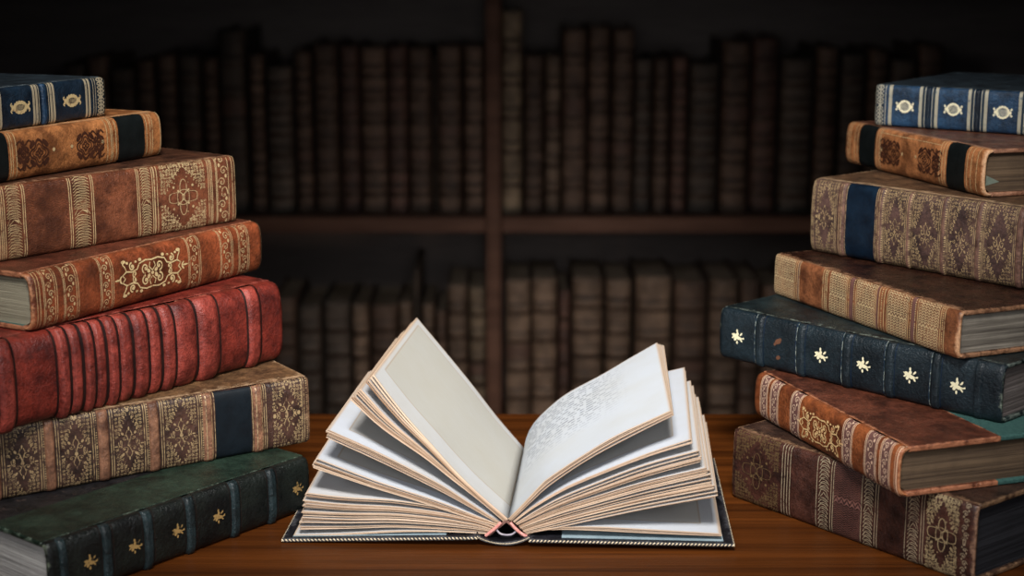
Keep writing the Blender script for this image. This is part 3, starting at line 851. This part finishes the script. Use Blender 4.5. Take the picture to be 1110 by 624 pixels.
for p, q in ((71, 91.5), (96, 121.5), (127, 151), (157, 183.5), (3, 26)): lines(o, b, (p, p+1.3, q-1.3, q), .0005); o_beads(o, b.S(p-1.), .0005, .0017)
lines(o, b, (35, 63.2, 30, 32, 66, 68), .0005)
for a in (190.5, 192.5, 195, 198, 201): lines(o, b, (a,), .0006)
o.done('gilt_lines', G_lace)

b = Book('orange tan leather book with two black labels and brown page ends, right stack', (.2839, 1.3128), .2172, 73.2, .210, .0350, .12, .008, .60, 1,
         dict(spine=leather('orange_tan_calf', (.66, .26, .095), (.38, .14, .052), (.68, .40, .22), .34, .38, 55, edge=.55), board=leather('brick_brown_board', (.20, .075, .04), (.11, .04, .024), (.45, .22, .13), .25, .36, 60), pages=PB_brown), a0=.008, seed=13, bt=.0034)
b.build()
b.label(32, 58, M['black']); b.label(163, 187, M['black'])
rosettes(b, (87, 72), (132, 149), .0092)
o = Orn(b)
for a in (100, 119, 68): o.blob(b.S(a), .001, .0013, .0013)
lines(o, b, (14, 17, 25, 29.5, 60.5, 64, 66, 153.5, 157, 160.5, 190, 195, 202), .0007)
o.rib([(b.S(66+i*3), .014) for i in range(30)], .0004)
o.done('gilt_lines', G_soft)

L_ = b.L; V = [(L_-.0036, -.003, .008), (L_-.0036, -.003, .0155), (L_-.0036, .008, .0105), (L_-.0029, -.003, .008), (L_-.0029, -.003, .0155), (L_-.0029, .008, .0105)]
mesh('marker_slip', V, [(0, 2, 1), (3, 4, 5), (0, 1, 4, 3), (1, 2, 5, 4), (2, 0, 3, 5)], plain('slip_grey_green', (.11, .14, .11), (.17, .19, .15), 200, .8, .3), b.root, smooth=False)

b = Book('bright blue leather book with cream gold wreaths on top of the right stack', (.2974, 1.2739), .2521, 37.0, .205, .0336, .165, .005, .42, 1,
         dict(spine=BLUE, board=BLUEBD, pages=PB_tan, band=NAVY), a0=.0, seed=14)
for c in (45.6, 85.6, 125.6, 165.6): b.band(c-2.0, c+2.0, .0016)
b.build()
for a in (25.8, 66, 105.6, 145.6, 184): o = Orn(b); o_wreath(o, b.S(a), 0, .0044, .0042); o.done('gilt_wreath', gilt('cream_wreath', (.88, .80, .55), (.3, .3, .25), .34, .15) if a == 25.8 else bpy.data.materials['cream_wreath'])
o = Orn(b, .0002)
for c in (45.6, 85.6, 125.6, 165.6): o.line(b.S(c-4.0), .003); o.line(b.S(c+4.0), .003)
xs = sorted((b.S(0.5), b.S(8))); 
for i in range(6): o.line(xs[0]+(xs[1]-xs[0])*(i+.5)/6, (xs[1]-xs[0])/6)
o.done('dark_strips', plain('navy_strip', (.010, .020, .032), (.020, .035, .05), 90, .45, .4))
o = Orn(b, .0004)
for c in (45.6, 85.6, 125.6, 165.6): lines(o, b, (c-6.6, c+6.6), .0026); lines(o, b, (c-3, c+3), .0006)
lines(o, b, (13.5,), .0028); lines(o, b, (9.3, .8), .0006)
xs = sorted((b.S(1), b.S(8.5))); o_celtic(o, *xs, .0006)
o.done('gilt_lines', gilt('dusty_gold_line', (.42, .38, .28), (.12, .15, .17), .42, .25))

# ------------------------------------------------------------------ open book
ob = thing('open_book', 'open antique book with fanned cream pages and black beaded covers on the table', 'book', (-.0043, .9912, 0), R(-3))
PG = dict(white=paper('white_page', (.68, .71, .745), text=(.08, .55, .30, .97)),
          cream=paper('cream_page', (.70, .70, .69), (.55, .52, .42), (.0, .96, .15, .93), strength=.6),
          plainp=paper('plain_page', (.68, .685, .70)),
          patch=paper('tint_and_shade_page', (.68, .71, .76), (.58, .53, .43), (.30, .90, .10, .88), strength=.5))  # beige patch: printed tint plus painted shade of the leaves above
k = NT('page_cut_edge'); oi = k.n('ShaderNodeObjectInfo'); nn = k.noise(k.obj((30, 30, 30)), 1, 3)
EDGE = k.done(k.mix(k.rng(k.math('ADD', k.math('MULTIPLY', oi.outputs['Random'], .6), k.math('MULTIPLY', nn, .5)), .2, .9), (.22, .12, .065), (.66, .49, .35)), .8, .2)

def cr(pts, n):
    """Catmull-Rom resample by chord length"""
    P = [Vector(p) for p in pts]
    if len(P) == 2: return [P[0].lerp(P[1], i/n) for i in range(n+1)]
    P = [P[0]*2-P[1]]+P+[P[-1]*2-P[-2]]
    d = [0]
    for i in range(1, len(P)-2): d.append(d[-1]+(P[i+1]-P[i]).length)
    out = []
    for k_ in range(n+1):
        s = d[-1]*k_/n; i = 0
        while i < len(d)-2 and d[i+1] < s: i += 1
        u = (s-d[i])/((d[i+1]-d[i]) or 1); a, b_, c, e = P[i:i+4]
        out.append(.5*((2*b_)+(-a+c)*u+(2*a-5*b_+4*c-e)*u*u+(-a+3*b_-3*c+e)*u**3))
    return out
DEP = .170
def leaf(front, back, mat, y0=0., y1=DEP, th=.00042, bow=0., mid=None):
    """front/back: resampled (x,z) curves in metres; leaf surface between the tail edge (near) and head edge (far)"""
    front = front[:-1]+[front[-2].lerp(front[-1], .95), front[-1]]; back = back[:-1]+[back[-2].lerp(back[-1], .95), back[-1]]
    n = len(front)-1; VS = [0, .003, .17, .33, .5, .67, .83, .997, 1]; m = len(VS)-1; V, F, U, MI = [], [], [], []
    uu = [i/(n-1) for i in range(n-1)]+[.9975, 1]
    top = []
    for j in range(m+1):
        v = VS[j]
        for i in range(n+1):
            p = front[i].lerp(back[i], v); x, z = p.x, p.y
            # gentle bow of the sheet between head and tail
            tx = (front[min(i+1, n)]-front[max(i-1, 0)]).normalized(); nr = Vector((-tx.y, tx.x))
            q = bow*4*v*(1-v)*uu[i]; x += nr.x*q; z += nr.y*q
            V.append((x, y0+(y1-y0)*v, z)); U.append((uu[i], v))
    N = (m+1)*(n+1)
    for j in range(m+1):
        v = VS[j]
        for i in range(n+1):
            tx = (front[min(i+1, n)]-front[max(i-1, 0)]).normalized(); sg = -1 if front[n].x > front[0].x else 1
            nr = Vector((-tx.y, tx.x))*sg
            x, y, z = V[j*(n+1)+i]; V.append((x+nr.x*th, y, z+nr.y*th)); U.append((uu[i], v))
    for j in range(m):
        for i in range(n):
            a = j*(n+1)+i; F.append((a, a+1, a+n+2, a+n+1)); MI.append(0); b_ = a+N; F.append((b_, b_+n+1, b_+n+2, b_+1)); MI.append(0)
    for i in range(n):
        F.append((i, i+N, i+1+N, i+1)); MI.append(1); a = m*(n+1)+i; F.append((a, a+1, a+1+N, a+N)); MI.append(1)
    for j in range(m):
        for i in (0, n):
            a = j*(n+1)+i; b_ = a+n+1; F.append((a, b_, b_+N, a+N)); MI.append(1)
    o = mesh('leaf', V, F, [mat, EDGE], ob, U, MI, recalc=True)
    for p in o.data.polygons: p.use_smooth = p.material_index == 0
    return o
def mm(l): return [Vector((a/1000, b/1000)) for a, b in l]
def bundle(ftop, fbot, btop, bbot, n, mats, jit=.0012, bow=0., tight=1., y0=0., th=.00042, ex=1.0):
    ft, fb, bt_, bb = (cr(mm(q), 18) for q in (ftop, fbot, btop, bbot))
    gaps = [random.choice((.55, .6, .7, 1.0, 2.3)) for _ in range(max(1, n-1))]; tot = sum(gaps)
    for k_ in range(n):
        f = (sum(gaps[:k_])/tot)**ex if n > 1 else 0
        e = random.uniform(-jit, jit) if k_ else 0
        A = [p.lerp(q, f) for p, q in zip(ft, fb)]; B = [p.lerp(q, f) for p, q in zip(bt_, bb)]
        def stretch(cv):
            d = (cv[-1]-cv[-2]).normalized(); return [p+d*e*(i/18)**2 for i, p in enumerate(cv)]
        wv = random.uniform(-.0006, .0006)
        A = [p+Vector((0, wv*sin(pi*i/18))) for i, p in enumerate(A)]
        leaf(stretch(A), stretch(B), mats[0] if k_ == 0 else mats[-1], y0+(random.uniform(-.0008, .0008) if k_ else 0), DEP+random.uniform(-.0008, .0008), th, bow)
W_, CR_, PL, PT = PG['white'], PG['cream'], PG['plainp'], PG['patch']
# left fan
bundle([(1.6, 18.2), (-19.8, 37.4), (-37, 55.2), (-48.6, 68.8), (-65.1, 87.7), (-77.6, 103.8), (-87.2, 117.0)],
       [(-.5, 16.6), (-17.3, 31.0), (-35.8, 45.6), (-53.6, 60.1), (-82, 80.5), (-102.4, 100.0)],
       [(4.8, 13.2), (-16, 38), (-36.7, 65.5), (-57, 91), (-77.5, 116.2)],
       [(2.4, 12), (-18, 32), (-42, 58), (-68, 80), (-94.5, 98.5)], 10, (CR_, PL), .0007, ex=.9, th=.0009)
bundle([(-3.4, 15.6), (-29.7, 33), (-46.3, 43.6), (-86.3, 64.2), (-118.5, 78.6)], [(-4.2, 14.9), (-28, 29), (-48.2, 40.2), (-85.8, 58.6), (-120.4, 74.0)],
       [(0, 12), (-29, 31), (-60, 51), (-90, 64.5), (-114.4, 73.5)], [(-1, 11), (-29, 28), (-60, 46), (-90, 60), (-116.4, 69)], 6, (PT, PL), .001)
bundle([(-4.8, 14.3), (-23.6, 21.4), (-46.5, 30.3), (-86.7, 43.4), (-127, 58.6)], [(-5.6, 13.4), (-29.8, 20.5), (-60.8, 30.6), (-91.7, 39.9), (-129.4, 52.4)],
       [(-2, 11), (-30, 22), (-60, 33), (-90, 43), (-125, 54)], [(-3, 10), (-30, 19), (-60, 29), (-90, 38), (-127, 49)], 7, (PT, PL), .001)
bundle([(-5.8, 12.6), (-18, 18.5), (-40, 24.4), (-73.2, 29.2), (-108, 31), (-134.5, 34)], [(-9.4, 8.6), (-29.9, 9.6), (-73.5, 10.8), (-104.9, 9.2), (-140.1, 8.0)],
       [(-3.5, 10.5), (-18, 16), (-40, 22), (-73.2, 27), (-108, 30), (-134, 32)], [(-6, 7.2), (-29.9, 8.6), (-73.5, 9.4), (-104.9, 8.4), (-140.1, 7.0)], 21, (PL, PL), .0014)
bundle([(-10.6, 7.8), (-42.3, 8.6), (-73.5, 8.0), (-111.2, 5.2), (-144.0, 3.6)], [(-10.6, 7.6), (-42.3, 8.4), (-73.5, 7.6), (-111.2, 4.8), (-144.3, 3.2)],
       [(-10, 6.6), (-42.3, 7.6), (-73.5, 6.8), (-111.2, 4.4), (-144.0, 3.4)], [(-10, 6.4), (-42.3, 7.2), (-73.5, 6.4), (-111.2, 4.0), (-144.0, 3.0)], 2, (PL, PL), .0005, th=.0003)
# right fan
bundle([(1.7, 18.2), (11.1, 28.4), (21.6, 40.6), (27.5, 46.7), (48.4, 61.9), (71.4, 76.9), (94.9, 88.6), (108.9, 95.4)],
       [(3.6, 16.9), (16.7, 30.6), (29.5, 43.0), (56.3, 62.4), (86.5, 79.8), (110.2, 92.4)],
       [(4.9, 13.4), (7.2, 24), (14.4, 36.2), (28.2, 50), (40.9, 59.6), (64.6, 73.1), (82.4, 84.4), (106.2, 99)],
       [(6, 12.4), (9.6, 22), (18, 34), (32, 48), (46, 57.5), (68, 70), (86, 81), (111.2, 96.6)], 6, (W_, PL), .0006)
bundle([(5.0, 16.6), (16.7, 26.3), (39.1, 41.0), (64.2, 53), (95.3, 66.4), (122.4, 76)], [(5.6, 16), (16.7, 25.2), (39.1, 39.6), (64.2, 51.4), (95.3, 64.4), (123, 73.6)],
       [(6, 12), (16, 24), (38, 42), (64, 58), (96, 71), (127.5, 79.6)], [(6.4, 11.6), (16, 23), (38, 40), (64, 56), (96, 69), (128, 77.4)], 3, (PT, PL), .0006)
bundle([(6.6, 15.2), (32.1, 30.9), (56.6, 42.2), (93.0, 57.4), (128.2, 68.4)], [(8.0, 14.5), (32.1, 26.1), (56.6, 36.0), (93.1, 49.6), (129.4, 61.0)],
       [(7, 11.5), (32.1, 30.3), (56.6, 42.6), (93.0, 58.6), (132.4, 69.4)], [(8.0, 11), (32.1, 26.1), (56.6, 37), (93.1, 50.8), (134.4, 63.0)], 7, (PL, PL), .001)
bundle([(8.8, 13.4), (32.1, 24.6), (56.6, 33.4), (93.2, 45.6), (133.2, 56.4)], [(13.4, 8.4), (32.2, 12.2), (56.8, 18.6), (93.6, 27.4), (140.2, 36.8)],
       [(9, 11), (32.1, 24.0), (56.6, 33.8), (93.2, 46.6), (136.4, 58.4)], [(12.8, 7.6), (32.2, 12.2), (56.8, 18.6), (93.6, 25.8), (145, 32.2)], 22, (PL, PL), .0016)
bundle([(14.0, 8.0), (29.7, 12.0), (56.9, 13.2), (93.8, 12.1), (143.4, 10.4)], [(14.0, 7.8), (29.7, 11.4), (56.9, 11.8), (93.8, 10.6), (144.2, 9.2)],
       [(13, 7), (29.7, 10), (56.9, 11), (93.8, 10.4), (146.4, 9.8)], [(13, 6.8), (29.7, 9.4), (56.9, 10), (93.8, 9.4), (147.2, 8.8)], 3, (PT, PL), .0005)

# covers: boards with a twisted gold and black cord along the edges
BLK = leather('black_cover_leather', (.018, .017, .022), (.008, .008, .010), (.10, .10, .11), .1, .36, 60)
END = plain('blue_grey_endpaper', (.16, .22, .25), (.26, .33, .36), 60, .8, .2)
CORD_G = plain('cord_gold', (.50, .40, .26), (.68, .57, .40), 300, .45, .4, .2)
CORD_B = plain('cord_black', (.02, .02, .025), (.05, .05, .055), 300, .5, .4)
PINK = plain('pink_headband', (.40, .10, .09), (.72, .38, .32), 700, .7, .6)
def board(name, x0, z0, x1, z1, y0, y1, th=.0026):
    """sloping board from the joint (x0,z0) to the fore-edge (x1,z1); z is the lower face"""
    V, F, U = [], [], []; sec = []
    sg = 1 if x1 > x0 else -1; r = th*.35
    n = 10
    for i in range(n+1):
        f = i/n; sec.append((x0+(x1-x0)*f, z0+(z1-z0)*f+th))
    sec.append((x1+sg*r*.6, z1+th*.8)); sec.append((x1+sg*r*.8, z1+th*.4)); sec.append((x1+sg*r*.3, z1))
    for i in range(n, -1, -1):
        f = i/n; sec.append((x0+(x1-x0)*f, z0+(z1-z0)*f))
    ys = [y0, y0+.0006, y0+.05, y0+.1, y0+.15, y1-.0006, y1]
    for y in ys:
        for k_, (x, z) in enumerate(sec):
            V.append((x, y, z)); U.append(((y-y0)/(y1-y0), abs((x-x0)/(x1-x0))))
    N = len(sec)
    for j in range(len(ys)-1):
        for i in range(N): a = j*N+i; b_ = j*N+(i+1) % N; F.append((a, b_, b_+N, a+N))
    F.append(tuple(range(N-1, -1, -1))); F.append(tuple((len(ys)-1)*N+i for i in range(N)))
    c = mesh(name, V, F, BLK, ob, U, smooth=False, recalc=True)
    # pasted-down endpaper
    V, F = [], []; m_ = .006
    a_, b2 = .16, 1-m_/abs(x1-x0)
    for (f, y) in ((a_, y0+m_*.6), (b2, y0+m_*.6), (b2, y1-m_), (a_, y1-m_)):
        for dz in (.0000, .0003): V.append((x0+(x1-x0)*f, y, z0+(z1-z0)*f+th+dz))
    F = [(1, 3, 5, 7), (0, 6, 4, 2), (0, 2, 3, 1), (2, 4, 5, 3), (4, 6, 7, 5), (6, 0, 1, 7)]
    mesh('pastedown', V, F, END, c, smooth=False, recalc=True)
    # cord
    V, F, MI = [], [], []
    path = [Vector((x0, y0-.0006, z0+th*.55)), Vector((x1+sg*.0008, y0-.0006, z1+th*.55)), Vector((x1+sg*.0008, y1+.0006, z1+th*.55)), Vector((x0, y1+.0006, z0+th*.55))]
    for p, q in zip(path, path[1:]):
        L_ = (q-p).length; d = (q-p)/L_; k_ = int(L_/.00125)
        out = Vector((0, 0, 1)).cross(d); out = out.normalized(); up = d.cross(out)
        for i in range(k_):
            c_ = p+d*(L_*(i+.5)/k_); n0 = len(V); ax = (d*.9+up*.75).normalized(); bx2 = ax.cross(out).normalized()
            R1, R2 = .00135, .00052
            for a in range(6):
                an = a*pi/3
                for s_, rr in ((-.55, .8), (.55, .8)): V.append(c_+ax*R1*s_+(out*cos(an)+bx2*sin(an))*R2*rr*1.3)
            e0, e1 = len(V), len(V)+1; V.append(c_-ax*R1); V.append(c_+ax*R1)
            for a in range(6):
                a2 = (a+1) % 6; A0, A1, B0, B1 = n0+2*a, n0+2*a+1, n0+2*a2, n0+2*a2+1
                F += [(A0, B0, B1, A1), (e0, B0, A0), (e1, A1, B1)]; MI += [i % 2]*3
    mesh('cord_edging', V, F, [CORD_G, CORD_B], c, mi=MI)
    return c
board('front_cover', -.0190, .0046, -.1500, .0004, -.0045, .1760)
board('back_cover', .0160, .0034, .1515, .0030, -.0045, .1760)
# hollow spine cover
V, F, U = [], [], []; n = 20; ys = [-.0045, .04, .085, .13, .1760]
sec = []
for i in range(n+1):
    f = i/n; x = -.0195+.0362*f; z = .0062-.0056*sin(pi*f)**.7+(.0006 if 0 < i < n else 0)
    sec.append((x, z))
full = sec+[(x, z+.0022) for x, z in reversed(sec)]
for y in ys:
    for k_, (x, z) in enumerate(full): V.append((x, y, max(z, .0003))); U.append(((y+.0045)/.18, .5))
N = len(full)
for j in range(len(ys)-1):
    for i in range(N): a = j*N+i; b_ = j*N+(i+1) % N; F.append((a, b_, b_+N, a+N))
F.append(tuple(range(N-1, -1, -1))); F.append(tuple((len(ys)-1)*N+i for i in range(N)))
sp = mesh('spine', V, F, BLK, ob, U, smooth=False, recalc=True)
# tooled dots along the spine cap
V, F = [], []
for i in range(1, n*2):
    f = i/(2*n); x = -.0195+.0362*f; z = max(.0062-.0056*sin(pi*f)**.7+.0006, .0003)+.0011
    a = len(V)
    for dx, dz in ((-.00045, 0), (0, -.0005), (.00045, 0), (0, .0005)): V.append((x+dx, -.0047, z+dz))
    V.append((x, -.0052, z)); F += [(a, a+1, a+4), (a+1, a+2, a+4), (a+2, a+3, a+4), (a+3, a, a+4)]
mesh('gilt_dots', V, F, CORD_G, sp)
# text-block back (glued spine) in two legs and pink headbands over them
def tube(name, pts, r, mat, parent, n=8, flat=1.):
    V, F = [], []; P = cr3(pts, 16)
    for i, p in enumerate(P):
        d = (P[min(i+1, len(P)-1)]-P[max(i-1, 0)]).normalized(); a = d.cross(Vector((0, 1, 0))).normalized(); b_ = d.cross(a).normalized()
        for k_ in range(n): an = 2*pi*k_/n; V.append(p+a*cos(an)*r+b_*sin(an)*r*flat)
    for i in range(len(P)-1):
        for k_ in range(n): a = i*n+k_; b_ = i*n+(k_+1) % n; F.append((a, b_, b_+n, a+n))
    F.append(tuple(range(n))); F.append(tuple((len(P)-1)*n+k_ for k_ in range(n)))
    return mesh(name, V, F, mat, parent, recalc=True)
def cr3(pts, n):
    P = [Vector(p) for p in pts]; P = [P[0]*2-P[1]]+P+[P[-1]*2-P[-2]]; out = []
    S_ = len(P)-3
    for k_ in range(n+1):
        s = min(k_/n*S_, S_-1e-6); i = int(s); u = s-i; a, b_, c, e = P[i:i+4]
        out.append(.5*((2*b_)+(-a+c)*u+(2*a-5*b_+4*c-e)*u*u+(-a+3*b_-3*c+e)*u**3))
    return out
tube('headband', [(-.0030, -.0006, .0158), (-.0062, -.0012, .0125), (-.0100, -.0012, .0092), (-.0135, -.0010, .0062)], .0011, PINK, ob)
tube('headband', [(.0032, -.0006, .0158), (.0066, -.0012, .0120), (.0105, -.0012, .0086), (.0150, -.0010, .0060)], .0011, PINK, ob)
tube('spine_lining', [(-.0060, -.0004, .0105), (-.0035, -.0004, .0078), (.0004, -.0004, .0070), (.0045, -.0004, .0076), (.0072, -.0004, .0100)], .0007, plain('lining_linen', (.22, .20, .24), (.36, .32, .34), 200, .8, .3), ob)
for s_, nm in ((-1, 'glued_back'), (1, 'glued_back')):
    V, F = [], []
    pr = [(.0008*s_+.0006, .0176), (.0125*s_, .0068), (.0118*s_-.0012*s_, .0060), (-.0004*s_+.0006, .0162)]
    for y, dz in ((-.0002, 0), (.012, -.004), (DEP, -.0085)): V += [(x, y, max(z+dz*(z > .01), .0045)) for x, z in pr]
    F = [(k_+a, k_+b2, k_+b2+4, k_+a+4) for k_ in (0, 4) for a, b2 in ((0, 1), (1, 2), (2, 3), (3, 0))]+[(3, 2, 1, 0), (8, 9, 10, 11)]
    mesh(nm, V, F, plain('glue_brown_%s' % ('a' if s_ < 0 else 'b'), (.12, .06, .045), (.2, .1, .08), 200, .8, .3), ob, smooth=False, recalc=True)
